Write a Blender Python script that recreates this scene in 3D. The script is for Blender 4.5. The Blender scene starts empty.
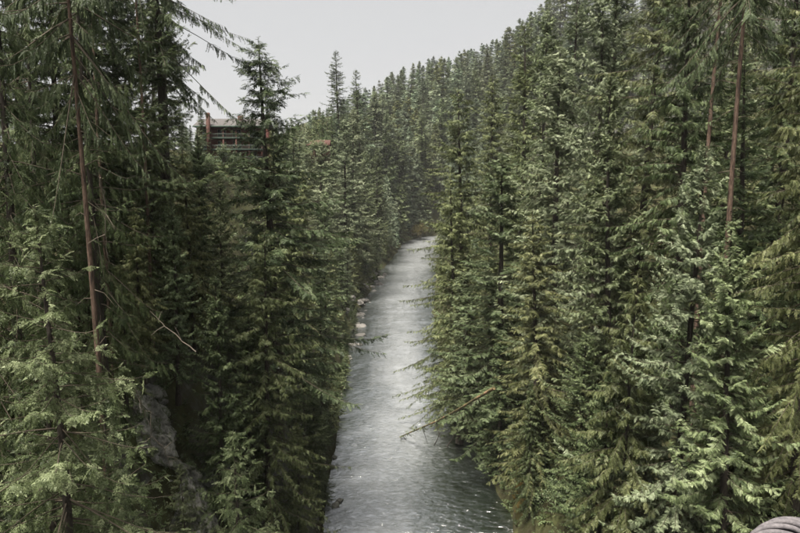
import bpy, math, random
import numpy as np
from mathutils import Vector, Matrix, noise as mnoise

# ------------------------------------------------------------------ camera, sky, sun, exposure
scene = bpy.context.scene
C = scene.collection
CAMZ = 45.0
F = 622.0                       # focal length in pixels of an 800 px wide frame (28 mm)
PITCH = math.atan((266.5 - 190.0) / F)
cam_data = bpy.data.cameras.new('camera')
cam_data.sensor_width = 36.0
cam_data.lens = 28.0
cam_data.clip_start = 0.05
cam_data.clip_end = 8000
cam = bpy.data.objects.new('camera', cam_data)
C.objects.link(cam)
cam.location = (0, 0, CAMZ)
cam.rotation_euler = (math.pi / 2 - PITCH, 0, 0)
scene.camera = cam

EXPOSURE = 3.35
SKY_LEVEL = 0.535 / 2 ** EXPOSURE
SUN_ELEV, SUN_AZ = math.radians(68), math.radians(-140)   # azimuth from +Y, towards +X
world = bpy.data.worlds.new('World')
scene.world = world
world.use_nodes = True
wn, wl = world.node_tree.nodes, world.node_tree.links
wn.clear()
w_out = wn.new('ShaderNodeOutputWorld')
w_bg = wn.new('ShaderNodeBackground')
w_bg.inputs['Strength'].default_value = 0.1
w_sky = wn.new('ShaderNodeTexSky')
w_sky.sky_type = 'NISHITA'
w_sky.sun_disc = False
w_sky.sun_elevation = SUN_ELEV
w_sky.sun_rotation = SUN_AZ
w_sky.dust_density = 4.0
w_hs = wn.new('ShaderNodeHueSaturation')
w_hs.inputs['Saturation'].default_value = 0.25
w_mix = wn.new('ShaderNodeMix')
w_mix.data_type = 'RGBA'
w_mix.inputs['Factor'].default_value = 0.96         # closed cloud cover over the clear sky
g = SKY_LEVEL * 10
w_mix.inputs['B'].default_value = (g, g, g * 1.012, 1)
wl.new(w_sky.outputs[0], w_hs.inputs['Color'])
wl.new(w_hs.outputs[0], w_mix.inputs['A'])
wl.new(w_mix.outputs['Result'], w_bg.inputs['Color'])
wl.new(w_bg.outputs[0], w_out.inputs['Surface'])

sun_data = bpy.data.lights.new('sun', 'SUN')
sun_data.energy = 1.5
sun_data.angle = math.radians(22)
sun_data.color = (1.0, 0.94, 0.83)
sun = bpy.data.objects.new('sun', sun_data)
C.objects.link(sun)
sdir = Vector((math.sin(SUN_AZ) * math.cos(SUN_ELEV), math.cos(SUN_AZ) * math.cos(SUN_ELEV), math.sin(SUN_ELEV)))
sun.rotation_euler = sdir.to_track_quat('Z', 'Y').to_euler()
sun.location = (0, 0, 400)

scene.view_settings.view_transform = 'Standard'
scene.view_settings.look = 'None'
scene.view_settings.exposure = EXPOSURE
scene.view_settings.gamma = 1.0
scene.view_settings.use_curve_mapping = False
scene.render.engine = 'CYCLES'
scene.cycles.max_bounces = 4
scene.cycles.diffuse_bounces = 2
scene.cycles.glossy_bounces = 2
scene.cycles.transmission_bounces = 3
scene.cycles.transparent_max_bounces = 4
scene.cycles.volume_bounces = 1
scene.cycles.use_denoising = True
scene.cycles.caustics_reflective = False
scene.cycles.caustics_refractive = False

# ------------------------------------------------------------------ helpers
rng = np.random.default_rng(11)
random.seed(11)


def ray(px, py):
    """direction through a photo pixel, per metre of ground distance (y = 1)"""
    a, b = (px - 400) / F, (266.5 - py) / F
    cp, sp = math.cos(PITCH), math.sin(PITCH)
    y = cp + b * sp
    return a / y, (-sp + b * cp) / y


def at(px, py, Y):
    rx, rz = ray(px, py)
    return Vector((rx * Y, Y, CAMZ + rz * Y))


def project(x, y, z):
    cp, sp = math.cos(PITCH), math.sin(PITCH)
    dz = z - CAMZ
    dep = y * cp - dz * sp
    up = y * sp + dz * cp
    return 400 + F * x / dep, 266.5 - F * up / dep


def mesh_np(name, verts, faces, mat=None, tint=None, smooth=False):
    """faces: (n,3) or (n,4) integer array"""
    verts = np.asarray(verts, dtype=np.float32)
    faces = np.asarray(faces, dtype=np.int32)
    me = bpy.data.meshes.new(name)
    n, k = faces.shape
    me.vertices.add(len(verts))
    me.vertices.foreach_set('co', verts.ravel())
    me.loops.add(n * k)
    me.loops.foreach_set('vertex_index', faces.ravel())
    me.polygons.add(n)
    me.polygons.foreach_set('loop_start', np.arange(0, n * k, k, dtype=np.int32))
    me.polygons.foreach_set('loop_total', np.full(n, k, dtype=np.int32))
    if smooth:
        me.polygons.foreach_set('use_smooth', np.ones(n, dtype=bool))
    if tint is not None:
        at_ = me.attributes.new('tint', 'FLOAT', 'FACE')
        at_.data.foreach_set('value', np.asarray(tint, dtype=np.float32))
    me.update(calc_edges=True)
    if mat:
        me.materials.append(mat)
    return me


def link(name, me, parent=None):
    o = bpy.data.objects.new(name, me)
    C.objects.link(o)
    if parent:
        o.parent = parent
    return o


def empty(name, loc=(0, 0, 0), rz=0.0, scale=(1, 1, 1)):
    o = bpy.data.objects.new(name, None)
    o.empty_display_size = 0.5
    C.objects.link(o)
    o.location = loc
    o.rotation_euler = (0, 0, rz)
    o.scale = scale
    return o


def tag(o, label=None, cat=None, group=None, kind=None):
    if label:
        o['label'] = label
    if cat:
        o['category'] = cat
    if group:
        o['group'] = group
    if kind:
        o['kind'] = kind
    return o


class Geo:
    """collects quads/tris as triangles for one mesh"""
    def __init__(self):
        self.v, self.f, self.n = [], [], 0

    def add(self, v, f):
        v = np.asarray(v, float)
        f = np.asarray(f, int)
        if f.shape[1] == 4:
            f = np.concatenate([f[:, [0, 1, 2]], f[:, [0, 2, 3]]])
        self.v.append(v)
        self.f.append(f + self.n)
        self.n += len(v)

    def box(self, x0, x1, y0, y1, z0, z1):
        v = [(x, y, z) for x in (x0, x1) for y in (y0, y1) for z in (z0, z1)]
        f = [(0, 1, 3, 2), (4, 6, 7, 5), (0, 4, 5, 1), (2, 3, 7, 6), (0, 2, 6, 4), (1, 5, 7, 3)]
        self.add(v, f)

    def tube(self, pts, rad, n=6, cap=True):
        pts = np.asarray(pts, float)
        rad = np.asarray(rad, float) * np.ones(len(pts))
        tan = np.gradient(pts, axis=0)
        tan /= np.linalg.norm(tan, axis=1)[:, None] + 1e-9
        ref = np.array([0.0, 0, 1]) if abs(tan[0, 2]) < 0.8 else np.array([1.0, 0, 0])
        u = np.cross(tan, ref)
        u /= np.linalg.norm(u, axis=1)[:, None] + 1e-9
        w = np.cross(tan, u)
        a = np.linspace(0, 2 * math.pi, n, endpoint=False)
        ring = (np.cos(a)[None, :, None] * u[:, None, :] + np.sin(a)[None, :, None] * w[:, None, :])
        v = pts[:, None, :] + ring * rad[:, None, None]
        m = len(pts)
        i = np.arange(m - 1)[:, None] * n
        j = np.arange(n)[None, :]
        jn = (j + 1) % n
        f = np.stack([i + j, i + jn, i + n + jn, i + n + j], axis=-1).reshape(-1, 4)
        self.add(v.reshape(-1, 3), f)
        if cap:
            self.add([pts[0]] + list(v[0]), [(0, 1 + k, 1 + (k + 1) % n) for k in range(n)])
            self.add([pts[-1]] + list(v[-1]), [(0, 1 + (k + 1) % n, 1 + k) for k in range(n)])

    def build(self, name, mat, parent=None, smooth=False):
        return link(name, self.mesh(name, mat, smooth), parent)

    def mesh(self, name, mat, smooth=False):
        return mesh_np(name, np.concatenate(self.v), np.concatenate(self.f), mat, smooth=smooth)


# ------------------------------------------------------------------ materials
def new_mat(name):
    m = bpy.data.materials.new(name)
    m.use_nodes = True
    nt = m.node_tree
    nt.nodes.clear()
    out = nt.nodes.new('ShaderNodeOutputMaterial')
    return m, nt, nt.nodes, nt.links, out


def ramp(nodes, stops):
    r = nodes.new('ShaderNodeValToRGB')
    e = r.color_ramp.elements
    e[0].position, e[0].color = stops[0][0], (*stops[0][1], 1)
    e[1].position, e[1].color = stops[-1][0], (*stops[-1][1], 1)
    for p, c in stops[1:-1]:
        k = e.new(p)
        k.color = (*c, 1)
    return r


def leaf_mat(name, dark, mid, light, trans=0.22, rough=0.5, hue=0.02, val=0.25):
    m, nt, N, L, out = new_mat(name)
    att = N.new('ShaderNodeAttribute')
    att.attribute_name = 'tint'
    rp = ramp(N, [(0.05, dark), (0.5, mid), (0.95, light)])
    L.new(att.outputs['Fac'], rp.inputs[0])
    oi = N.new('ShaderNodeObjectInfo')
    hs = N.new('ShaderNodeHueSaturation')
    mr = N.new('ShaderNodeMapRange')
    mr.inputs['To Min'].default_value = 0.5 - hue
    mr.inputs['To Max'].default_value = 0.5 + hue
    L.new(oi.outputs['Random'], mr.inputs['Value'])
    L.new(mr.outputs[0], hs.inputs['Hue'])
    mu = N.new('ShaderNodeMath')
    mu.operation = 'MULTIPLY'
    mu.inputs[1].default_value = 7.13
    fr = N.new('ShaderNodeMath')
    fr.operation = 'FRACT'
    L.new(oi.outputs['Random'], mu.inputs[0])
    L.new(mu.outputs[0], fr.inputs[0])
    mv = N.new('ShaderNodeMapRange')
    mv.inputs['To Min'].default_value = 1 - val
    mv.inputs['To Max'].default_value = 1 + val
    L.new(fr.outputs[0], mv.inputs['Value'])
    L.new(mv.outputs[0], hs.inputs['Value'])
    L.new(rp.outputs[0], hs.inputs['Color'])
    b = N.new('ShaderNodeBsdfPrincipled')
    b.inputs['Roughness'].default_value = rough
    b.inputs['Specular IOR Level'].default_value = 0.2
    L.new(hs.outputs[0], b.inputs['Base Color'])
    t = N.new('ShaderNodeBsdfTranslucent')
    L.new(hs.outputs[0], t.inputs['Color'])
    mx = N.new('ShaderNodeMixShader')
    mx.inputs[0].default_value = trans
    L.new(b.outputs[0], mx.inputs[1])
    L.new(t.outputs[0], mx.inputs[2])
    L.new(mx.outputs[0], out.inputs['Surface'])
    return m


def noise_mat(name, stops, scale=4.0, detail=6, rough=0.85, bump=0.4, bump_scale=None, stretch=(1, 1, 1), spec=0.3, dist=0.05):
    m, nt, N, L, out = new_mat(name)
    tc = N.new('ShaderNodeTexCoord')
    mp = N.new('ShaderNodeMapping')
    mp.inputs['Scale'].default_value = stretch
    L.new(tc.outputs['Object'], mp.inputs['Vector'])
    nz = N.new('ShaderNodeTexNoise')
    nz.inputs['Scale'].default_value = scale
    nz.inputs['Detail'].default_value = detail
    nz.inputs['Roughness'].default_value = 0.65
    L.new(mp.outputs[0], nz.inputs['Vector'])
    rp = ramp(N, stops)
    L.new(nz.outputs['Fac'], rp.inputs[0])
    b = N.new('ShaderNodeBsdfPrincipled')
    b.inputs['Roughness'].default_value = rough
    b.inputs['Specular IOR Level'].default_value = spec
    L.new(rp.outputs[0], b.inputs['Base Color'])
    if bump:
        n2 = N.new('ShaderNodeTexNoise')
        n2.inputs['Scale'].default_value = bump_scale or scale * 2
        n2.inputs['Detail'].default_value = 6
        L.new(mp.outputs[0], n2.inputs['Vector'])
        bp = N.new('ShaderNodeBump')
        bp.inputs['Strength'].default_value = bump
        bp.inputs['Distance'].default_value = dist
        L.new(n2.outputs['Fac'], bp.inputs['Height'])
        L.new(bp.outputs[0], b.inputs['Normal'])
    L.new(b.outputs[0], out.inputs['Surface'])
    return m


M = {}
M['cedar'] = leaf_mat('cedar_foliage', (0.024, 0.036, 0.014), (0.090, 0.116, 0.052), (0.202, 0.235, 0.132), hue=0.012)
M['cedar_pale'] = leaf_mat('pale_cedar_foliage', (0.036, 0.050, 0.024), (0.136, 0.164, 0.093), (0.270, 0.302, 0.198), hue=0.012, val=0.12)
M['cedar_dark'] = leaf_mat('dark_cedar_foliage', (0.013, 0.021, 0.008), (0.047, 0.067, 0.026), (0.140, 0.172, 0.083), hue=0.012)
M['hemlock'] = leaf_mat('hemlock_foliage', (0.026, 0.034, 0.012), (0.090, 0.105, 0.041), (0.195, 0.210, 0.100), hue=0.014)
M['fir'] = leaf_mat('fir_foliage', (0.013, 0.021, 0.009), (0.046, 0.064, 0.029), (0.120, 0.146, 0.076), hue=0.012)
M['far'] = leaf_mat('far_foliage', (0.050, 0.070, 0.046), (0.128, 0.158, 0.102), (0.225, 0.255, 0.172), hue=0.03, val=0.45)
M['broadleaf'] = leaf_mat('broadleaf_foliage', (0.06, 0.085, 0.036), (0.12, 0.155, 0.075), (0.20, 0.235, 0.145), trans=0.35)
M['autumn'] = leaf_mat('autumn_foliage', (0.05, 0.045, 0.016), (0.10, 0.080, 0.028), (0.15, 0.11, 0.04), trans=0.35)
M['fern'] = leaf_mat('understorey_foliage', (0.024, 0.032, 0.012), (0.050, 0.066, 0.028), (0.10, 0.125, 0.058))
M['bark'] = noise_mat('grey_bark', [(0.32, (0.008, 0.007, 0.006)), (0.46, (0.028, 0.022, 0.017)), (0.56, (0.052, 0.043, 0.035)), (0.64, (0.026, 0.021, 0.016)), (0.78, (0.10, 0.095, 0.082))], 2.2, 10, stretch=(3, 3, 0.7), bump=1.0, bump_scale=5, dist=0.08)
M['red_bark'] = noise_mat('reddish_bark', [(0.32, (0.015, 0.010, 0.008)), (0.46, (0.060, 0.038, 0.027)), (0.56, (0.120, 0.080, 0.058)), (0.64, (0.055, 0.036, 0.027)), (0.78, (0.19, 0.165, 0.14))], 2.2, 10, stretch=(3, 3, 0.7), bump=1.0, bump_scale=5, dist=0.08)
M['twig'] = noise_mat('twig_bark', [(0.3, (0.03, 0.024, 0.016)), (0.7, (0.085, 0.068, 0.05))], 2.0, bump=0)
M['dead'] = noise_mat('bleached_wood', [(0.3, (0.05, 0.042, 0.032)), (0.7, (0.13, 0.11, 0.085))], 3.0, bump=0.3)
M['log'] = noise_mat('mossy_log', [(0.35, (0.05, 0.032, 0.02)), (0.5, (0.06, 0.062, 0.025)), (0.62, (0.20, 0.12, 0.07)), (0.75, (0.28, 0.19, 0.13))], 1.3, bump=0.6)


# ------------------------------------------------------------------ terrain
RIV = np.array([(-1, -60), (0, 20), (2.2, 82), (-1.5, 140), (-1.5, 215), (4, 300), (11, 380), (15, 430), (26, 462), (60, 492), (130, 520), (300, 560), (600, 620)], float)
RIVW = np.array([12.5, 12.5, 12.6, 11.8, 13.6, 13.4, 12.8, 13, 13.5, 14, 15, 16, 16], float)


def river_z(y):
    """the water drops towards the camera"""
    return 0.0255 * np.clip(np.asarray(y, float) - 100, 0, 420)


def river_dist(x, y):
    """distance to the river's centre line, half width there, and side (-1 left, 1 right)"""
    x, y = np.asarray(x, float), np.asarray(y, float)
    best = np.full(x.shape, 1e9)
    hw = np.zeros(x.shape)
    side = np.zeros(x.shape)
    for i in range(len(RIV) - 1):
        a, b = RIV[i], RIV[i + 1]
        d = b - a
        t = np.clip(((x - a[0]) * d[0] + (y - a[1]) * d[1]) / (d @ d), 0, 1)
        qx, qy = a[0] + t * d[0], a[1] + t * d[1]
        dd = np.hypot(x - qx, y - qy)
        m = dd < best
        best = np.where(m, dd, best)
        hw = np.where(m, RIVW[i] * (1 - t) + RIVW[i + 1] * t, hw)
        cr = d[0] * (y - a[1]) - d[1] * (x - a[0])
        side = np.where(m, np.where(cr > 0, -1, 1), side)
    return best, hw, side


def sstep(a, b, x):
    t = np.clip((x - a) / (b - a), 0, 1)
    return t * t * (3 - 2 * t)


def vnoise(x, y, sc, seed=0, octaves=4):
    """value noise, about -1..1"""
    x, y = np.asarray(x, float) / sc, np.asarray(y, float) / sc
    tab = np.random.default_rng(seed).uniform(-1, 1, (256, 256))
    r = np.zeros(x.shape)
    am = 0.6
    for k in range(octaves):
        xi, yi = np.floor(x).astype(int), np.floor(y).astype(int)
        u, v = x - xi, y - yi
        u, v = u * u * (3 - 2 * u), v * v * (3 - 2 * v)
        a, b = tab[xi % 256, yi % 256], tab[(xi + 1) % 256, yi % 256]
        c, d = tab[xi % 256, (yi + 1) % 256], tab[(xi + 1) % 256, (yi + 1) % 256]
        r = r + am * ((a * (1 - u) + b * u) * (1 - v) + (c * (1 - u) + d * u) * v)
        x, y, am = x * 2.03 + 17.3, y * 2.03 + 5.1, am * 0.55
    return r


def terrain(x, y):
    x, y = np.asarray(x, float), np.asarray(y, float)
    d, hw, side = river_dist(x, y)
    s = d - hw + 1.3 * vnoise(x, y, 14.0, 3)
    near = np.interp(s, [-30, -1, 0, 2, 5, 10, 16, 28, 60, 400], [-1.5, -1.2, 0, 6, 20, 31, 37, 43, 48, 55])
    far = np.interp(s, [-30, -1, 0, 3, 10, 18, 28, 45, 200, 900], [-1.5, -1.2, 0, 2.5, 17, 36, 48, 53, 57, 70])
    w = sstep(70, 130, y)
    left = near * (1 - w) + far * w
    right = np.interp(s, [-30, -1, 0, 3, 10, 20, 45, 80, 200, 600], [-1.5, -1.2, 0, 4, 15, 25, 41, 55, 92, 220])
    h = np.where(side < 0, left, right)
    amp = np.interp(x, [-500, -220, -130, -30, 60, 150, 320, 900], [66, 68, 98, 132, 166, 208, 250, 262])
    hill = (amp + 26 * vnoise(x, y, 90.0, 8, 2)) * sstep(455, 690, y + 0.10 * x) - 0.05 * np.clip(y - 690, 0, 900) - river_z(y)
    land = np.maximum(h, hill + 0.02 * h)
    # only above the water's edge
    h = np.where(s > 0, np.where(hill > h, land * sstep(0, 40, s) + h * (1 - sstep(0, 40, s)), h), h)
    n = vnoise(x, y, 11.0, 4) * 1.8 + vnoise(x, y, 3.5, 5) * 0.5
    return h + n * sstep(0.2, 4, s) + river_z(y)


def th(x, y):
    return float(terrain(np.array([x]), np.array([y]))[0])


def axis(parts):
    out = []
    for a, b, st in parts:
        out += list(np.arange(a, b, st))
    return np.array(out + [parts[-1][1]])


gx = axis([(-1500, -400, 50), (-400, -120, 14), (-120, -50, 4), (-50, 60, 1.5), (60, 150, 4), (150, 500, 14), (500, 1500, 50)])
gy = axis([(-60, 130, 1.6), (130, 320, 3), (320, 560, 5), (560, 1000, 10), (1000, 2200, 50)])
GX, GY = np.meshgrid(gx, gy)
GZ = terrain(GX, GY)
nx, ny = len(gx), len(gy)
ii = (np.arange(ny - 1)[:, None] * nx + np.arange(nx - 1)[None, :]).ravel()
gf = np.stack([ii, ii + 1, ii + nx + 1, ii + nx], axis=1)


def ground_mat():
    m, nt, N, L, out = new_mat('forest_floor')
    tc = N.new('ShaderNodeTexCoord')
    n1 = N.new('ShaderNodeTexNoise')
    n1.inputs['Scale'].default_value = 0.35
    n1.inputs['Detail'].default_value = 9
    n1.inputs['Roughness'].default_value = 0.7
    L.new(tc.outputs['Object'], n1.inputs['Vector'])
    soil = ramp(N, [(0.3, (0.018, 0.014, 0.008)), (0.5, (0.030, 0.030, 0.013)), (0.65, (0.05, 0.055, 0.022)), (0.8, (0.075, 0.055, 0.028))])
    L.new(n1.outputs['Fac'], soil.inputs[0])
    n2 = N.new('ShaderNodeTexNoise')
    n2.inputs['Scale'].default_value = 0.8
    n2.inputs['Detail'].default_value = 8
    L.new(tc.outputs['Object'], n2.inputs['Vector'])
    rock = ramp(N, [(0.3, (0.03, 0.03, 0.028)), (0.6, (0.11, 0.11, 0.10)), (0.8, (0.21, 0.20, 0.19))])
    L.new(n2.outputs['Fac'], rock.inputs[0])
    ge = N.new('ShaderNodeNewGeometry')
    sx = N.new('ShaderNodeSeparateXYZ')
    L.new(ge.outputs['True Normal'], sx.inputs[0])
    ad = N.new('ShaderNodeMath')
    ad.operation = 'MULTIPLY_ADD'
    ad.inputs[1].default_value = 0.5
    L.new(n1.outputs['Fac'], ad.inputs[0])
    L.new(sx.outputs['Z'], ad.inputs[2])
    mr = N.new('ShaderNodeMapRange')
    mr.inputs['From Min'].default_value = 0.66
    mr.inputs['From Max'].default_value = 0.5
    L.new(ad.outputs[0], mr.inputs['Value'])
    mx = N.new('ShaderNodeMix')
    mx.data_type = 'RGBA'
    L.new(mr.outputs[0], mx.inputs['Factor'])
    L.new(soil.outputs[0], mx.inputs['A'])
    L.new(rock.outputs[0], mx.inputs['B'])
    b = N.new('ShaderNodeBsdfPrincipled')
    b.inputs['Roughness'].default_value = 0.95
    b.inputs['Specular IOR Level'].default_value = 0.15
    L.new(mx.outputs['Result'], b.inputs['Base Color'])
    bp = N.new('ShaderNodeBump')
    bp.inputs['Strength'].default_value = 0.8
    bp.inputs['Distance'].default_value = 0.5
    L.new(n2.outputs['Fac'], bp.inputs['Height'])
    L.new(bp.outputs[0], b.inputs['Normal'])
    L.new(b.outputs[0], out.inputs['Surface'])
    return m


ground = link('ground', mesh_np('ground', np.stack([GX, GY, GZ], -1).reshape(-1, 3), gf, ground_mat(), smooth=True))
tag(ground, kind='structure')


# ------------------------------------------------------------------ river
def water_mat():
    m, nt, N, L, out = new_mat('river_water')
    tc = N.new('ShaderNodeTexCoord')
    mp = N.new('ShaderNodeMapping')
    mp.inputs['Scale'].default_value = (0.6, 0.85, 1.0)
    L.new(tc.outputs['Object'], mp.inputs['Vector'])
    n1 = N.new('ShaderNodeTexNoise')          # ripples
    n1.inputs['Scale'].default_value = 1.3
    n1.inputs['Detail'].default_value = 6
    n1.inputs['Roughness'].default_value = 0.65
    n1.inputs['Distortion'].default_value = 0.8
    L.new(mp.outputs[0], n1.inputs['Vector'])
    n2 = N.new('ShaderNodeTexNoise')          # breaks up the foam and the painted sheen
    n2.inputs['Scale'].default_value = 2.2
    n2.inputs['Detail'].default_value = 10
    n2.inputs['Roughness'].default_value = 0.72
    n2.inputs['Distortion'].default_value = 0.4
    mp2 = N.new('ShaderNodeMapping')
    mp2.inputs['Scale'].default_value = (0.55, 0.8, 1.0)
    L.new(tc.outputs['Object'], mp2.inputs['Vector'])
    L.new(mp2.outputs[0], n2.inputs['Vector'])
    att = N.new('ShaderNodeAttribute')        # foam of the rapids, plus sky reflection painted pale along midstream
    att.attribute_name = 'foam_sheen'
    ad = N.new('ShaderNodeMath')
    ad.operation = 'ADD'
    L.new(n2.outputs['Fac'], ad.inputs[0])
    L.new(att.outputs['Fac'], ad.inputs[1])
    fr = N.new('ShaderNodeMapRange')
    fr.inputs['From Min'].default_value = 0.50
    fr.inputs['From Max'].default_value = 1.0
    fr.inputs['To Max'].default_value = 0.6
    L.new(ad.outputs[0], fr.inputs['Value'])
    b = N.new('ShaderNodeBsdfPrincipled')
    b.inputs['Base Color'].default_value = (0.014, 0.020, 0.014, 1)
    b.inputs['Roughness'].default_value = 0.10
    b.inputs['IOR'].default_value = 2.6
    fo = N.new('ShaderNodeBsdfPrincipled')
    fo.inputs['Base Color'].default_value = (0.26, 0.27, 0.282, 1)
    fo.inputs['Roughness'].default_value = 0.25
    fo.inputs['IOR'].default_value = 2.6
    gl = N.new('ShaderNodeBsdfGlossy')
    gl.inputs['Color'].default_value = (0.86, 0.88, 0.90, 1)
    gl.inputs['Roughness'].default_value = 0.12
    mg = N.new('ShaderNodeMixShader')
    mg.inputs[0].default_value = 0.62
    L.new(b.outputs[0], mg.inputs[1])
    L.new(gl.outputs[0], mg.inputs[2])
    mx = N.new('ShaderNodeMixShader')
    L.new(fr.outputs[0], mx.inputs[0])
    L.new(mg.outputs[0], mx.inputs[1])
    L.new(fo.outputs[0], mx.inputs[2])
    bp = N.new('ShaderNodeBump')
    bp.inputs['Strength'].default_value = 1.0
    bp.inputs['Distance'].default_value = 0.2
    L.new(n1.outputs['Fac'], bp.inputs['Height'])
    L.new(bp.outputs[0], b.inputs['Normal'])
    L.new(bp.outputs[0], fo.inputs['Normal'])
    L.new(bp.outputs[0], gl.inputs['Normal'])
    L.new(mx.outputs[0], out.inputs['Surface'])
    return m


# resample the centre line, sweep a strip a little wider than the bed
seg = np.concatenate([[0], np.cumsum(np.hypot(*np.diff(RIV, axis=0).T))])
ts = np.concatenate([np.arange(0, 130, 2.0), np.arange(130, 330, 0.7), np.arange(330, 620, 1.4), np.arange(620, seg[-1], 8)])
tsm = np.linspace(0, seg[-1], 400)
cxs = np.interp(tsm, seg, RIV[:, 0])
cys = np.interp(tsm, seg, RIV[:, 1])
ker = np.ones(15) / 15
cxs[7:-7] = np.convolve(cxs, ker, 'valid')
cys[7:-7] = np.convolve(cys, ker, 'valid')
cx_, cy_ = np.interp(ts, tsm, cxs), np.interp(ts, tsm, cys)
tx, ty = np.gradient(cx_), np.gradient(cy_)
ln = np.hypot(tx, ty)
tx, ty = tx / ln, ty / ln
hwid = np.interp(ts, seg, RIVW) + 2.5
na = 64
us = np.linspace(-1, 1, na)
WX = cx_[:, None] + ty[:, None] * us[None, :] * hwid[:, None]
WY = cy_[:, None] - tx[:, None] * us[None, :] * hwid[:, None]
WZ = 0.22 * vnoise(WX * 0.7, WY, 4.0, 21, 3) + 0.06 * vnoise(WX, WY, 1.6, 22, 2)
rapids = sstep(280, 400, WY) * 0.10 + 0.16 * sstep(415, 450, WY)
WZ = WZ * (1 + 2.5 * rapids) + river_z(WY)
nt_, = ts.shape
ii = (np.arange(nt_ - 1)[:, None] * na + np.arange(na - 1)[None, :]).ravel()
wf = np.stack([ii, ii + 1, ii + na + 1, ii + na], axis=1)
wme = mesh_np('river', np.stack([WX, WY, WZ], -1).reshape(-1, 3), wf, water_mat(), smooth=True)
cen = -0.35 + 0.5 * sstep(85, 130, WY) - 0.12 * sstep(150, 250, WY)        # middle of the sky reflection painted into the water colour
sky_sheen = np.exp(-((us[None, :] - cen) / (0.50 + 0.25 * sstep(200, 330, WY))) ** 2)
foam_sheen = -0.06 + 0.44 * sky_sheen + rapids + 0.09 * vnoise(WX, WY * 0.3, 9, 23) + 0.05 * vnoise(WX, WY * 0.6, 3.0, 24) + 0.09 * vnoise(WX, WY * 0.12, 1.6, 25)
fa = wme.attributes.new('foam_sheen', 'FLOAT', 'POINT')
fa.data.foreach_set('value', foam_sheen.astype(np.float32).ravel())
river = link('river', wme)
tag(river, kind='structure')

# ------------------------------------------------------------------ foliage building blocks
def spray(nside, fine=False, spread=0.40, width=0.24, curl=0.35, droop=0.25, seed=0):
    """one flat leafy frond, 1 m long along +X, its upper face to +Z; returns verts, tris"""
    r = np.random.default_rng(seed)
    V, T = [], []

    def rhomb(bx, by, tx_, ty_, w):
        d = np.array([tx_ - bx, ty_ - by])
        l = np.hypot(*d) + 1e-6
        p = np.array([-d[1], d[0]]) / l * w
        k = len(V)
        q_ = p * 1.25                     # one slim triangle, broadest near its foot
        for (x, y, lift) in ((bx + d[0] * 0.12 + q_[0], by + d[1] * 0.12 + q_[1], 0), (tx_, ty_, -0.02), (bx + d[0] * 0.12 - q_[0], by + d[1] * 0.12 - q_[1], 0)):
            V.append((x, y, -curl * y * y * 2 - droop * x * x + lift + r.normal(0, 0.014)))
        T.append((k, k + 2, k + 1))

    for i in range(nside):
        x = 0.02 + 0.86 * (i + r.uniform(-0.25, 0.25)) / nside
        l = spread * min(1, 0.45 + x / 0.4) * max(0.1, 1 - x) ** 0.6
        for sd in (-1, 1):
            a = math.radians(r.uniform(38, 62)) * sd
            ll = l * r.uniform(0.8, 1.2)
            if not fine:
                rhomb(x, 0, x + ll * math.cos(a), ll * math.sin(a), ll * width + 0.010)
            else:
                for q in range(3):
                    u = (0.05, 0.36, 0.66)[q]
                    bx, by = x + ll * u * math.cos(a), ll * u * math.sin(a)
                    for s2 in (-1, 1):
                        a2 = a + s2 * math.radians(r.uniform(22, 38))
                        l2 = ll * 0.46 * (1 - 0.35 * u) * r.uniform(0.8, 1.2)
                        rhomb(bx, by, bx + l2 * math.cos(a2), by + l2 * math.sin(a2), l2 * 0.15)
                rhomb(x + ll * 0.6 * math.cos(a), ll * 0.6 * math.sin(a), x + ll * math.cos(a), ll * math.sin(a), ll * 0.06)
    rhomb(0.8, 0, 1.0, 0, 0.05)
    return np.array(V), np.array(T)


def place(tmpl, pos, ax, nr, ln):
    """copies of a frond: pos (n,3), axis (n,3), normal hint (n,3), length (n)"""
    V, T = tmpl
    ax = ax / (np.linalg.norm(ax, axis=1)[:, None] + 1e-9)
    yv = np.cross(nr, ax)
    yv /= np.linalg.norm(yv, axis=1)[:, None] + 1e-9
    zv = np.cross(ax, yv)
    L_ = ln[:, None, None]
    out = pos[:, None, :] + L_ * (V[None, :, 0:1] * ax[:, None, :] + V[None, :, 1:2] * yv[:, None, :] + V[None, :, 2:3] * zv[:, None, :])
    n = len(pos)
    f = (T[None] + (np.arange(n) * len(V))[:, None, None]).reshape(-1, 3)
    return out.reshape(-1, 3), f


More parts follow.
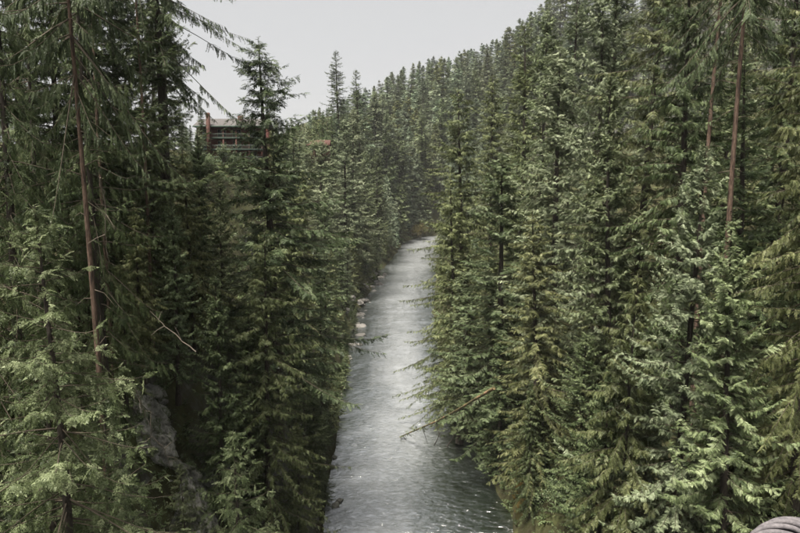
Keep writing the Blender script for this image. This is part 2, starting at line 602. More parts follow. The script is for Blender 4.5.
def conifer(name, seed, H=35.0, R=5.0, base=0.12, nb=230, tmpls=None, slen=0.8, step=0.34, elev=(-12, 38), sag=0.25, lift=0.22,
            pend=25, prof=0.75, irr=0.25, layers=0, leaf='cedar', bark='bark', trunk_r=None, sides=10, dead=0, limb_sides=3, top_sparse=0.0, thin=1.0):
    """meshes of one conifer standing at the origin: trunk, limbs, crown"""
    r = np.random.default_rng(seed)
    tr = trunk_r or H * 0.0115
    # trunk line
    zt = np.linspace(-1.5, H, 26)
    bend = 0.012 * H
    ph = r.uniform(0, 6.28, 2)
    def axis_at(z):
        z = np.asarray(z, float)
        return np.stack([bend * np.sin(z / H * 3.3 + ph[0]) - bend * np.sin(ph[0]), bend * np.sin(z / H * 2.7 + ph[1]) - bend * np.sin(ph[1]), z], -1)
    g = Geo()
    rad = tr * (np.clip(1 - zt / H, 0, 1) ** 0.8) + 0.015
    rad = rad * (1 + 0.5 * np.exp(-np.clip(zt, 0, None) / (H * 0.03)))
    g.tube(axis_at(zt), rad, sides)
    trunk = g.mesh(name + '_trunk', M[bark], smooth=True)
    # limbs
    t = np.sort(r.uniform(0, 1, nb)) ** 0.92
    if layers:
        t = np.clip(np.round(t * layers) / layers + r.normal(0, 0.12 / layers, nb), 0, 0.995)
    z0 = H * (base + (0.985 - base) * t)
    az = np.arange(nb) * 2.39996 + r.uniform(-0.6, 0.6, nb)
    low = np.clip(t / 0.16, 0, 1) ** 0.5 * 0.45 + 0.55
    azbias = 1 + 0.16 * np.sin(az + r.uniform(0, 6.28)) + 0.1 * np.sin(2 * az + r.uniform(0, 6.28))
    clump = 1 + irr * 0.6 * np.sin(t * r.uniform(16, 24) + 2 * np.sin(az))
    Lb = R * (1 - t) ** prof * low * azbias * clump * (1 + irr * r.normal(0, 1, nb)).clip(0.35, 1.6) + 0.25
    el = np.radians(elev[0] + (elev[1] - elev[0]) * t ** 1.4 + r.normal(0, 13, nb))
    gl = Geo()
    pos, ax, nr, ln, tn = [], [], [], [], []
    for i in range(nb):
        L_ = Lb[i]
        d = np.array([math.cos(az[i]), math.sin(az[i]), 0])
        yaw = r.normal(0, 0.25)
        us_ = np.linspace(0, 1, 6)
        def pt(u):
            u = np.asarray(u, float)
            hz = L_ * u * math.cos(el[i])
            side_ = L_ * 0.3 * yaw * u * u
            zz = L_ * (math.sin(el[i]) * u - sag * u ** 2 + lift * u ** 4)
            return np.stack([d[0] * hz - d[1] * side_, d[1] * hz + d[0] * side_, zz], -1) + axis_at(z0[i])
        P = pt(us_)
        gl.tube(P, np.linspace(0.010 * L_ ** 0.8 + 0.008, 0.005, 6), limb_sides, cap=False)
        if top_sparse and r.uniform() < top_sparse * 0.6:
            u_lo = 0.5
        else:
            u_lo = 0.14
        k = max(3, int(L_ * thin * (1 - u_lo) / step) + 1)
        u = u_lo + (1 - u_lo) * (np.arange(k) + r.uniform(0.2, 0.8, k)) / k
        Q = pt(u)
        tang = pt(np.clip(u + 0.03, 0, 1.03)) - pt(u - 0.03)
        tang /= np.linalg.norm(tang, axis=1)[:, None]
        hor = np.cross(tang, [0, 0, 1.0])
        hor /= np.linalg.norm(hor, axis=1)[:, None] + 1e-9
        fan = np.interp(u, [0.1, 0.35, 0.8, 1.0], [0.7, 1.25, 0.95, 0.7])      # longer twigs mid-branch
        bt = r.uniform(0, 1)
        for sd in (-1, 1, 0):
            if sd == 0:
                sel = r.uniform(0, 1, k) < 0.45
                sel[-1] = True
            else:
                sel = np.ones(k, bool)
            m_ = int(sel.sum())
            ang = np.radians(r.uniform(28, 72, m_)) * sd if sd else np.radians(r.normal(0, 14, m_))
            a_ = tang[sel] * np.cos(ang)[:, None] + hor[sel] * np.sin(ang)[:, None]
            pd = np.radians(r.normal(pend, 22, m_))
            a_[:, 2] -= np.tan(np.clip(pd, -1.2, 1.2))
            nn = np.tile([0, 0, 1.0], (m_, 1)) + r.normal(0, 0.6, (m_, 3)) + 0.2 * d
            pos.append(Q[sel])
            ax.append(a_)
            nr.append(nn)
            ln.append(slen * fan[sel] * r.uniform(0.5, 1.35, m_) * min(1, 0.45 + L_ / 3.0))
            tn.append(0.35 * bt + 0.65 * r.uniform(0, 1, m_))
    # leader
    zz = np.linspace(0.93, 1.0, 14) * H
    k = len(zz) * 4
    A = axis_at(np.repeat(zz, 4))
    aa = r.uniform(0, 6.28, k)
    pos.append(A)
    ax.append(np.stack([np.cos(aa), np.sin(aa), r.uniform(0.1, 0.9, k)], -1))
    nr.append(np.tile([0, 0, 1.0], (k, 1)) + r.normal(0, 0.3, (k, 3)))
    ln.append(slen * r.uniform(0.45, 0.9, k) * np.interp(A[:, 2] / H, [0.93, 1], [1, 0.45]))
    tn.append(r.uniform(0, 1, k))
    pos, ax, nr, ln, tn = (np.concatenate(q) for q in (pos, ax, nr, ln, tn))
    VV, FF, TT = [], [], []
    off = 0
    pick = r.integers(0, len(tmpls), len(pos))
    for q, tm in enumerate(tmpls):
        s_ = pick == q
        v, f = place(tm, pos[s_], ax[s_], nr[s_], ln[s_])
        VV.append(v)
        FF.append(f + off)
        TT.append(np.repeat(tn[s_], len(tm[1])))
        off += len(v)
    crown = mesh_np(name + '_crown', np.concatenate(VV), np.concatenate(FF), M[leaf], np.concatenate(TT))
    # bare dead twigs low on the trunk
    for i in range(dead):
        z = r.uniform(0.08, base + 0.25) * H
        a = r.uniform(0, 6.28)
        L_ = r.uniform(0.8, 2.6)
        p0 = axis_at(z)
        dr = np.array([math.cos(a), math.sin(a), r.uniform(-0.5, 0.2)])
        P = np.array([p0, p0 + dr * L_ * 0.5 + [0, 0, 0.05], p0 + dr * L_ + [0, 0, -0.15 * L_]])
        gl.tube(P, [0.03, 0.018, 0.006], 3, cap=False)
    limbs = gl.mesh(name + '_limbs', M['twig'])
    return dict(trunk=trunk, limbs=limbs, crown=crown, H=H, R=R, base=base, prof=prof, kind=name)


S_FINE = [spray(7, True, 0.34, seed=k) for k in range(3)]
S_CED = [spray(8, False, 0.42, 0.115, 0.5, 0.35, seed=10 + k) for k in range(4)]
S_HEM = [spray(8, False, 0.36, 0.10, 0.25, 0.3, seed=20 + k) for k in range(4)]
S_FIR = [spray(7, False, 0.34, 0.115, 0.2, 0.1, seed=30 + k) for k in range(4)]
S_NEEDLE = [spray(13, False, 0.24, 0.09, 0.3, 0.25, seed=35 + k) for k in range(3)]
S_MID = [spray(3, False, 0.44, 0.26, 0.3, 0.2, seed=40 + k) for k in range(3)]
S_FAR = [spray(2, False, 0.50, 0.36, 0.3, 0.2, seed=50 + k) for k in range(2)]

P = {}
P['cedar_close'] = conifer('cedar_close', 101, 34, 6.2, 0.05, 207, S_FINE, 0.85, 0.640, (-20, 30), 0.30, 0.24, 34, 0.62, 0.30, leaf='cedar_dark', bark='bark')
P['cedar_sapling'] = conifer('cedar_sapling', 102, 14, 3.4, 0.04, 120, S_FINE, 0.62, 0.36, (-15, 35), 0.28, 0.26, 30, 0.70, 0.28, leaf='cedar', bark='bark')
P['cedar_a'] = conifer('cedar_a', 103, 36, 5.6, 0.05, 270, S_CED, 0.48, 0.136, (-14, 40), 0.26, 0.36, 12, 0.60, 0.32, leaf='cedar', bark='bark')
P['cedar_b'] = conifer('cedar_b', 104, 32, 5.0, 0.05, 265, S_CED, 0.48, 0.126, (-12, 40), 0.26, 0.30, 16, 0.78, 0.34, leaf='cedar', bark='bark')
P['hemlock_a'] = conifer('hemlock_a', 105, 34, 5.6, 0.08, 230, S_HEM, 0.66, 0.165, (-14, 30), 0.34, 0.14, 30, 0.62, 0.34, leaf='hemlock', dead=20)
P['hemlock_b'] = conifer('hemlock_b', 106, 28, 4.6, 0.16, 205, S_HEM, 0.62, 0.147, (-10, 34), 0.36, 0.16, 34, 0.70, 0.36, leaf='hemlock', dead=24)
P['fir_a'] = conifer('fir_a', 107, 42, 5.2, 0.10, 264, S_FIR, 0.66, 0.165, (-14, 34), 0.18, 0.16, 10, 0.80, 0.34, layers=46, leaf='fir', dead=20)
P['fir_sparse'] = conifer('fir_sparse', 108, 42, 6.2, 0.10, 290, S_FIR, 0.85, 0.24, (-18, 28), 0.24, 0.20, 30, 0.60, 0.40, layers=38, leaf='fir', dead=34, top_sparse=0.2)
P['cedar_tall'] = conifer('cedar_tall', 110, 58, 7.6, 0.05, 341, S_CED, 0.78, 0.332, (-14, 38), 0.26, 0.28, 18, 0.54, 0.34, leaf='cedar', bark='bark')
P['hemlock_tall'] = conifer('hemlock_tall', 111, 60, 8.2, 0.05, 341, S_HEM, 0.80, 0.292, (-14, 32), 0.32, 0.14, 28, 0.50, 0.34, leaf='hemlock', dead=20)
P['fir_tall'] = conifer('fir_tall', 112, 58, 6.6, 0.06, 336, S_FIR, 0.80, 0.264, (-14, 34), 0.20, 0.16, 12, 0.60, 0.36, layers=56, leaf='fir', dead=20)
P['fir_pole'] = conifer('fir_pole', 109, 48, 5.2, 0.64, 110, S_NEEDLE, 0.66, 0.22, (-22, 24), 0.25, 0.20, 34, 0.5, 0.4, layers=26, leaf='fir', bark='red_bark', dead=40, trunk_r=0.27)
P['fir_open'] = conifer('fir_open', 113, 44, 7.0, 0.45, 150, S_NEEDLE, 0.72, 0.22, (-24, 24), 0.26, 0.14, 48, 0.45, 0.42, layers=24, leaf='fir', dead=30, top_sparse=0.3)
for q, (h_, r_, lf, sd) in enumerate([(36, 5.2, 'cedar', 201), (40, 4.8, 'fir', 202), (34, 4.8, 'hemlock', 203), (38, 4.4, 'fir', 204)]):
    P['mid_%d' % q] = conifer('mid_%d' % q, sd, h_, r_, 0.05, 220, S_MID, 0.95, 0.44, (-14, 36), 0.25, 0.2, 18, 0.75, 0.34, leaf=lf, sides=6)
for q, (h_, r_, sd) in enumerate([(32, 4.4, 301), (36, 4.0, 302), (30, 5.0, 303), (38, 4.2, 304)]):
    P['far_%d' % q] = conifer('far_%d' % q, sd, h_, r_, 0.04, 120, S_FAR, 1.5, 0.85, (-14, 36), 0.22, 0.2, 15, 0.8, 0.36, leaf='far', sides=5)
for q, sd in enumerate((401, 402)):
    P['speck_%d' % q] = conifer('speck_%d' % q, sd, 34, 4.4, 0.04, 44, S_FAR, 2.3, 1.7, (-14, 36), 0.22, 0.2, 15, 0.8, 0.36, leaf='far', sides=4)


def tree(proto, x, y, H, label, group=None, name='conifer_tree', cat='conifer', rad=1.0, rz=None, z=None, lean=(0, 0), foliage=None, sink=0.3):
    p = P[proto]
    s = H / p['H']
    z = th(x, y) if z is None else z
    o = empty(name, (x, y, z - sink), random.uniform(0, 6.28) if rz is None else rz, (s * rad, s * rad, s))
    o.rotation_euler = (lean[0], lean[1], o.rotation_euler[2])
    tag(o, label, cat, group)
    link('trunk', p['trunk'], o)
    if p.get('limbs'):
        link('limbs', p['limbs'], o)['kind'] = 'stuff'
    c = link('crown', p['crown'], o)
    c['kind'] = 'stuff'
    if foliage:
        c.material_slots[0].link = 'OBJECT'
        c.material_slots[0].material = M[foliage]
    return o


# occupancy of the picture by crowns, used only to leave out trees nothing of which could be seen
OW, OH = 160, 107
occ = np.zeros((OH, OW), int)
PYc = (np.arange(OH) + 0.5) * 533 / OH
PXc = (np.arange(OW) + 0.5) * 800 / OW


def footprint(x, y, zb, H, R, base=0.05, prof=0.75):
    m = np.zeros((OH, OW), bool)
    px0, pyb = project(x, y, zb + base * H)
    px1, pyt = project(x, y, zb + H)
    if pyb - pyt < 1:
        return m
    t = (pyb - PYc) / (pyb - pyt)
    ok = (t >= 0) & (t <= 1)
    half = np.where(ok, F / y * R * np.clip(1 - t, 0, 1) ** prof, -1)
    cx = px0 + (px1 - px0) * t
    return np.abs(PXc[None, :] - cx[:, None]) < half[:, None]


def ground_hit(px, py):
    """where the line through a photo pixel meets the ground"""
    rx, rz = ray(px, py)
    Y = np.arange(12, 700, 0.25)
    g_ = terrain(rx * Y, Y) - (CAMZ + rz * Y)
    k = np.argmax(g_ > 0)
    return Vector((rx * Y[k], Y[k], CAMZ + rz * Y[k]))


def hero(proto, px, ytop, Y, label, pmid=None, rad=1.0, group=None, name='conifer_tree', zb=None, **kw):
    """a tree whose stem passes pixel column px (at row pmid) and whose top reaches row ytop, at ground distance Y"""
    pm = 250 if pmid is None else pmid
    x = ray(px, pm)[0] * Y
    zt = CAMZ + ray(px, ytop)[1] * Y
    z = th(x, Y) if zb is None else zb
    H = max(4, zt - z)
    p = P[proto]
    s = H / p['H']
    if s > 1.3 and proto[:-2] in ('cedar', 'hemlock', 'fir') and proto[-2:] in ('_a', '_b'):
        big = proto[:-2] + '_tall'                 # very tall ones have more, not larger, twigs
        rad = rad * p['R'] * s / (P[big]['R'] * H / P[big]['H'])
        proto, p = big, P[big]
        s = H / p['H']
    fp = footprint(x, Y, z, H, p['R'] * s * rad, p['base'], p['prof'])
    occ[fp] += 1
    return tree(proto, x, Y, H + 0.3, label, group=group, rad=rad, z=z, name=name, **kw)

# ------------------------------------------------------------------ the trees one can pick out
# left bank
def river_edges(py):
    return (np.interp(py, [236, 262, 292, 320, 350, 420, 470, 533], [398, 398, 372, 340, 346, 340, 330, 322]),
            np.interp(py, [236, 262, 300, 350, 380, 430, 460, 533], [440, 436, 426, 418, 412, 420, 440, 512]))


XL, XR = river_edges(PYc)
river_win = (PXc[None, :] > XL[:, None] + 3) & (PXc[None, :] < XR[:, None] - 3) & (PYc[:, None] > 239)
hero('cedar_close', 8, -240, 34, 'huge dark cedar filling the left edge of the picture', rad=0.66, name='cedar_tree', cat='cedar', rz=0.4)
hero('cedar_close', 60, -150, 46, 'dark cedar behind the thin reddish trunk on the left', rad=0.75, name='cedar_tree', cat='cedar', rz=2.2)
hero('fir_pole', 93, -420, 31, 'fir with a thin bare reddish trunk crossing the dark left forest', rad=0.55, name='fir_tree', cat='fir', pmid=250)
hero('cedar_sapling', 48, 205, 23, 'small pale green cedar in front of the dark left edge', name='cedar_tree', cat='cedar', zb=30, rz=1.0)
hero('fir_open', 157, -190, 66, 'tall fir with sparse drooping branches against the sky at upper left', rad=1.15, name='fir_tree', cat='fir', pmid=60, rz=0.5)
hero('hemlock_a', 112, 60, 54, 'olive hemlock just right of the bare reddish trunk', name='hemlock_tree', cat='hemlock', rad=0.9)
hero('hemlock_b', 150, 95, 58, 'hemlock with a reddish stem right of the left dark cedars', name='hemlock_tree', cat='hemlock', rad=1.0)
hero('cedar_sapling', 90, 385, 30, 'pale green cedar filling the lower left beside the rock face', name='cedar_tree', cat='cedar', zb=20, rad=0.95)
hero('cedar_sapling', 28, 345, 26, 'dark leafy cedar in the bottom left corner', name='cedar_tree', cat='cedar', zb=19, rad=1.1, foliage='cedar_dark')
hero('hemlock_a', 190, 150, 60, 'dense olive hemlock below the red lodge', name='hemlock_tree', cat='hemlock', rad=0.95)
hero('cedar_a', 222, 175, 66, 'cedar left of the sparse pointed fir, under the lodge', name='cedar_tree', cat='cedar', rad=0.9)
hero('fir_sparse', 270, 36, 72, 'sparse pointed fir standing dark against the sky beside the red lodge', name='fir_tree', cat='fir', rad=1.25, pmid=150, rz=2.0)
hero('hemlock_a', 290, 185, 92, 'feathery olive hemlock leaning toward the river on the left bank', name='hemlock_tree', cat='hemlock', rad=1.0)
hero('hemlock_b', 262, 225, 60, 'hemlock with a slim bare stem in the middle of the left bank', name='hemlock_tree', cat='hemlock', rad=0.8)
hero('cedar_b', 242, 300, 60, 'dark cedar low on the left bank below the hemlock', name='cedar_tree', cat='cedar', rad=1.0, foliage='cedar_dark')
hero('cedar_b', 285, 335, 78, 'low conifer at the water edge, lower left of the river', name='cedar_tree', cat='cedar', rad=1.0, foliage='hemlock')
hero('cedar_sapling', 228, 430, 44, 'small pale cedar right of the rock face at the bottom', name='cedar_tree', cat='cedar', zb=8)
hero('hemlock_b', 292, 420, 66, 'low hemlock at the bottom, left of the river', name='hemlock_tree', cat='hemlock')
hero('cedar_close', -28, -200, 29, 'dense dark cedar cut by the left frame edge', rad=0.6, name='cedar_tree', cat='cedar', rz=3.4)
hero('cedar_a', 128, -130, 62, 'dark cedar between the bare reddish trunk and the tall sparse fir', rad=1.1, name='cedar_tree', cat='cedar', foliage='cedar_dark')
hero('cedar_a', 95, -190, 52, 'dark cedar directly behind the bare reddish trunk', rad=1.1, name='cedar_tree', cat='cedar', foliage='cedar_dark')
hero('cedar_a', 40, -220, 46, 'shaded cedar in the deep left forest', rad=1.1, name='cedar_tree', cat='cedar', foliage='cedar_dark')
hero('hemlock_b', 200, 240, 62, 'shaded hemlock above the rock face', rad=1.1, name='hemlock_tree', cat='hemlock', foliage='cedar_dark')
hero('cedar_b', 308, 385, 86, 'short bright cedar leaning out over the left water edge', rad=1.3, name='cedar_tree', cat='cedar')
hero('hemlock_b', 318, 335, 104, 'small bright hemlock at the left water edge below the stony shore', rad=1.2, name='hemlock_tree', cat='hemlock')
hero('hemlock_b', 138, 205, 47, 'olive hemlock on the ledge above the rock face', rad=1.0, name='hemlock_tree', cat='hemlock', zb=31)
hero('cedar_b', 172, 190, 51, 'leafy cedar on the ledge right of the bare reddish trunk', rad=0.9, name='cedar_tree', cat='cedar', zb=28)
hero('hemlock_b', 118, 262, 43, 'small hemlock with light tips beside the bare reddish trunk', rad=1.0, name='hemlock_tree', cat='hemlock', zb=30)
hero('cedar_close', 100, -160, 41, 'dark drooping cedar just behind the bare reddish trunk, left', rad=0.55, name='cedar_tree', cat='cedar', rz=5.0)
hero('cedar_close', 34, -120, 39, 'dark cedar between the frame edge and the bare reddish trunk', rad=0.55, name='cedar_tree', cat='cedar', rz=1.3)
hero('fir_pole', 146, -300, 52, 'fir with a thin bare trunk between the reddish trunk and the tall sparse fir', rad=0.5, name='fir_tree', cat='fir', pmid=220)
hero('fir_pole', 106, -330, 44, 'fir with a thin bare trunk close right of the reddish trunk', rad=0.5, name='fir_tree', cat='fir', pmid=220)
hero('cedar_sapling', 172, 462, 41, 'small cedar growing in front of the rock face', rad=0.8, name='cedar_tree', cat='cedar', zb=19)
# farther along the left bank
hero('fir_tall', 342, 50, 330, 'pointed fir rising above the trees left of the far hill', name='fir_tree', cat='fir', rad=1.25)
hero('fir_tall', 360, 68, 345, 'second pointed fir, shorter, just left of the far hill', name='fir_tree', cat='fir', rad=1.2)
hero('fir_a', 206, 93, 150, 'small dark fir at the left end of the lodge roof', name='fir_tree', cat='fir', rad=0.8)
hero('fir_a', 186, 96, 140, 'dark fir top left of the lodge beside the tall trunk', name='fir_tree', cat='fir', rad=0.8)
hero('cedar_tall', 346, 118, 235, 'tall pale pointed cedar on the left bank above the river', name='cedar_tree', cat='cedar', rad=1.25, foliage='cedar_pale')
hero('cedar_tall', 357, 108, 262, 'tallest pale cedar left of the river bend', name='cedar_tree', cat='cedar', rad=1.25, foliage='cedar_pale')
hero('cedar_tall', 325, 138, 200, 'shorter pale cedar in front of the red roofed cabin', name='cedar_tree', cat='cedar', rad=1.2, foliage='cedar_pale')
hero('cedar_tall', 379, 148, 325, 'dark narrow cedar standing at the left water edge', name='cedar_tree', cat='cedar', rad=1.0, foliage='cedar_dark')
hero('cedar_tall', 367, 150, 288, 'cedar beside the dark narrow one at the left water edge', name='cedar_tree', cat='cedar', rad=1.1)
hero('cedar_tall', 327, 190, 172, 'bushy cedar over the stony left shore', name='cedar_tree', cat='cedar', rad=1.15)
hero('hemlock_tall', 302, 168, 135, 'olive hemlock between the sparse fir and the pale cedars', name='hemlock_tree', cat='hemlock', rad=0.9)
# right bank
hero('hemlock_tall', 463, 84, 120, 'yellowish hemlock nearest the river on the right bank', name='hemlock_tree', cat='hemlock', rad=1.0, foliage='hemlock')
hero('hemlock_tall', 455, 175, 114, 'short yellowish hemlock hanging over the right water edge', name='hemlock_tree', cat='hemlock', rad=1.0)
hero('fir_tall', 518, 18, 122, 'fir with a visible straight stem right of the yellowish hemlock', name='fir_tree', cat='fir', rad=1.15, foliage='hemlock')
hero('fir_tall', 563, -30, 130, 'dark fir with open top reaching the upper edge', name='fir_tree', cat='fir', rad=0.95)
hero('cedar_a', 555, 42, 92, 'pale pointed cedar in the middle of the right bank', name='cedar_tree', cat='cedar', rad=1.0, foliage='cedar_pale')
hero('cedar_a', 592, -25, 84, 'tall pale cedar to the right of the pointed pale cedar', name='cedar_tree', cat='cedar', rad=0.8, foliage='cedar_pale')
hero('cedar_b', 500, 150, 96, 'bushy green cedar in the middle of the right bank', name='cedar_tree', cat='cedar', rad=1.15)
hero('cedar_tall', 462, 270, 106, 'low cedar reaching its branches over the river', name='cedar_tree', cat='cedar', rad=1.5, zb=1.5)
hero('hemlock_b', 540, 210, 80, 'shaded hemlock low in the middle of the right bank', name='hemlock_tree', cat='hemlock', rad=1.0)
hero('hemlock_a', 640, -60, 74, 'tall olive hemlock reaching the top edge right of centre', name='hemlock_tree', cat='hemlock', rad=0.8)
hero('cedar_a', 615, 70, 70, 'cedar left of the pale rounded one on the right bank', name='cedar_tree', cat='cedar', rad=0.9)
hero('cedar_a', 690, 142, 46, 'pale rounded cedar standing out on the right', name='cedar_tree', cat='cedar', rad=0.88, rz=1.1, foliage='cedar_pale')
hero('hemlock_b', 632, 270, 48, 'brownish hemlock with a thin stem at the lower right', name='hemlock_tree', cat='hemlock', rad=0.85, pmid=420)
hero('fir_pole', 743, -330, 44, 'fir with the long bare brown trunk at the right', name='fir_tree', cat='fir', rad=0.75, pmid=128)
hero('fir_pole', 710, -250, 62, 'fir with a shorter stretch of brown trunk showing behind the pale cedar', name='fir_tree', cat='fir', rad=0.8, pmid=125)
hero('hemlock_a', 680, -90, 66, 'broad hemlock behind the pale rounded cedar', name='hemlock_tree', cat='hemlock', rad=0.7, foliage='cedar_dark')
hero('hemlock_a', 815, -170, 42, 'pale hemlock at the right edge of the picture', name='hemlock_tree', cat='hemlock', rad=0.62, rz=0.3)
hero('cedar_b', 742, 212, 40, 'low pale hemlock under the bare trunk at the right edge', name='hemlock_tree', cat='hemlock', rad=1.0)
hero('cedar_a', 770, -120, 66, 'dark cedar behind the bare trunk at the right', name='cedar_tree', cat='cedar', rad=0.8, foliage='cedar_dark')
hero('cedar_b', 660, 345, 52, 'leafy cedar low on the right between the thin stem and the pale cedar', name='cedar_tree', cat='cedar', rad=0.8)

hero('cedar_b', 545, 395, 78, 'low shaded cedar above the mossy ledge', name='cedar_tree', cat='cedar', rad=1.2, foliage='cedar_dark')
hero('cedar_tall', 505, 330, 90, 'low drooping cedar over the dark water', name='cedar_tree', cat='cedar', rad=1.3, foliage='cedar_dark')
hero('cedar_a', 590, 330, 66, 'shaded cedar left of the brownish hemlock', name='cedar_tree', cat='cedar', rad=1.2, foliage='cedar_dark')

hero('hemlock_tall', 490, 70, 138, 'full hemlock between the yellowish one and the straight stemmed fir', name='hemlock_tree', cat='hemlock', rad=0.95)
hero('cedar_tall', 541, 8, 112, 'tall cedar just left of the dark open topped fir', name='cedar_tree', cat='cedar', rad=0.85)
hero('fir_tall', 612, -80, 100, 'tall fir behind the pale cedars at the top edge', name='fir_tree', cat='fir', rad=1.0)

wr = np.random.default_rng(5)
for k in range(16):
    Y = 80 + 7.5 * k + wr.uniform(-2.5, 2.5)
    x = float(np.interp(Y, RIV[:, 1], RIV[:, 0]) - np.interp(Y, RIV[:, 1], RIVW)) - wr.uniform(-0.6, 1.6)
    pr = 'cedar_b'
    tree(pr, x, Y, wr.uniform(5.5, 10), 'young conifer leaning over the left waterline', 'young conifers along the left waterline', rad=1.25, z=max(0.2, th(x, Y)), lean=(0, wr.uniform(0.05, 0.18)))

# ------------------------------------------------------------------ the woods behind them
SKYX = [0, 158, 160, 200, 205, 262, 266, 300, 312, 330, 365, 400, 440, 480, 500, 530, 545, 550, 800]
SKYY = [-400, -400, 120, 118, 122, 124, 120, 120, 108, 100, 82, 66, 52, 40, 36, 12, -10, -400, -400]
lodge_win = (PXc[None, :] > 203) & (PXc[None, :] < 264) & (PYc[:, None] > 118) & (PYc[:, None] < 156)

pale_win = (PXc[None, :] > 316) & (PXc[None, :] < 372) & (PYc[:, None] > 105) & (PYc[:, None] < 235)
cand = []
rr = np.random.default_rng(77)
for Y0, Y1, stp in ((52, 130, 6.5), (130, 300, 8.0), (300, 480, 9.0), (480, 720, 10.5)):
    for y in np.arange(Y0, Y1, stp):
        for x in np.arange(-0.70 * y, 0.70 * y, stp):
            xx, yy = x + rr.uniform(-0.45, 0.45) * stp, y + rr.uniform(-0.45, 0.45) * stp
            cand.append((xx, yy))
cand = np.array(cand)
d_, hw_, sd_ = river_dist(cand[:, 0], cand[:, 1])
z_ = terrain(cand[:, 0], cand[:, 1])
keep = (d_ - hw_ > 1.5)
cand, d_, hw_, sd_, z_ = cand[keep], d_[keep], hw_[keep], sd_[keep], z_[keep]
order = np.argsort(cand[:, 1])
placed, rest = [], []
for i in order:
    x, y = cand[i]
    z = z_[i]
    H = (rr.uniform(28, 42) if y < 420 else rr.uniform(28, 62))
    if d_[i] - hw_[i] < 6:
        H *= 0.65
    px, pyt = project(x, y, z + H)
    lim = np.interp(px, SKYX, SKYY) + rr.uniform(0, 9) + 11 * float(vnoise(np.array([px]), np.array([3.0]), 16.0, 9, 2)[0]) + 3
    if pyt < lim:                                   # keep it under the photographed skyline
        zt = CAMZ + ray(px, lim)[1] * y
        H = zt - z
        if H < 9:
            continue
    R_ = H * (rr.uniform(0.12, 0.16) if y < 400 else rr.uniform(0.15, 0.23))
    fp = footprint(x, y, z, H, R_)
    n = fp.sum()
    if n < 1 or (fp & river_win).sum() > 0.02 * n:
        continue
    if y < 228 and (fp & pale_win).sum() > 2:
        continue
    if y < 165 and (fp & lodge_win).any():
        continue
    need = 2 if y < 300 else 3
    if (occ[fp] < need).mean() < (0.22 if y < 300 else 0.3):
        continue
    occ[fp] += 1
    placed.append((x, y, H, R_, px, sd_[i], n))
print('fill trees', len(placed))
fars = []
for (x, y, H, R_, px, sd, n) in placed:
    if y < 95:
        pr = ['cedar_a', 'hemlock_a', 'cedar_b', 'fir_a'][rr.integers(0, 4)]
    elif y < 320:
        pr = 'mid_%d' % rr.integers(0, 4)
    else:
        fars.append((x, y, H, R_, px, n))
        continue
    side = 'left' if sd < 0 else 'right'
    where = 'near' if y < 95 else 'farther'
    lab = {'leftnear': 'conifer half hidden in the dense near forest of the left bank',
           'rightnear': 'conifer half hidden in the dense near forest of the right bank',
           'leftfarther': 'conifer among the farther forest along the left bank',
           'rightfarther': 'conifer among the farther forest along the right bank'}[side + where]
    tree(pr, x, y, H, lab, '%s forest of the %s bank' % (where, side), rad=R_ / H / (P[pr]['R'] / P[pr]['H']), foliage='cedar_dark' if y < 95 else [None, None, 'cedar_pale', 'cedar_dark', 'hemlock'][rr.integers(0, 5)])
fars.sort(key=lambda q: -q[5])
for (x, y, H, R_, px, n) in fars[:280]:
    pr = 'far_%d' % rr.integers(0, 4)
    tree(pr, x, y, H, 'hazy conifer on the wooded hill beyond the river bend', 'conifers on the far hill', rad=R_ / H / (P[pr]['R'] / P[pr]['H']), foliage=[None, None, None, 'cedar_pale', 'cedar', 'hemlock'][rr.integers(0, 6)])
print('far', len(fars))
if len(fars) > 280:
    VV, FF, TT, off = [], [], [], 0
    for (x, y, H, R_, px, n) in fars[280:]:
        p = P['speck_%d' % rr.integers(0, 2)]
        me = p['crown']
        v = np.zeros(len(me.vertices) * 3, np.float32)
        me.vertices.foreach_get('co', v)
        v = v.reshape(-1, 3)
        f = np.zeros(len(me.polygons) * 3, np.int32)
        me.loops.foreach_get('vertex_index', f)
        t = np.zeros(len(me.polygons), np.float32)
        me.attributes['tint'].data.foreach_get('value', t)
        a = rr.uniform(0, 6.28)
        s, k = H / p['H'], R_ / p['R']
        ca, sa = math.cos(a), math.sin(a)
        VV.append(np.stack([(v[:, 0] * ca - v[:, 1] * sa) * k + x, (v[:, 0] * sa + v[:, 1] * ca) * k + y, v[:, 2] * s + th(x, y)], -1))
        FF.append(f.reshape(-1, 3) + off)
        TT.append(np.clip(t + rr.uniform(-0.3, 0.3), 0, 1))
        off += len(v)
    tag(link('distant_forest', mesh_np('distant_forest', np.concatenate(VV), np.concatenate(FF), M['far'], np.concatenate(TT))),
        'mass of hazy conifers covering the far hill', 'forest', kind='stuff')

# ------------------------------------------------------------------ the lodge on the left rim
M['red_wall'] = noise_mat('red_stained_boards', [(0.3, (0.070, 0.024, 0.020)), (0.6, (0.115, 0.042, 0.036)), (0.8, (0.15, 0.070, 0.062))], 1.2, bump=0.3, stretch=(1, 1, 4))
M['post'] = noise_mat('rust_red_timber', [(0.3, (0.040, 0.017, 0.013)), (0.7, (0.066, 0.030, 0.023))], 2.0, bump=0.2)
M['roof'] = noise_mat('weathered_shingles', [(0.3, (0.045, 0.042, 0.041)), (0.6, (0.075, 0.07, 0.069)), (0.8, (0.10, 0.093, 0.09))], 2.5, bump=0.5)
M['rail'] = noise_mat('pale_green_rail', [(0.3, (0.06, 0.08, 0.067)), (0.7, (0.09, 0.11, 0.094))], 2.0, bump=0.1)
M['fascia'] = noise_mat('dark_green_fascia', [(0.3, (0.03, 0.05, 0.04)), (0.7, (0.05, 0.075, 0.06))], 2.0, bump=0.1)
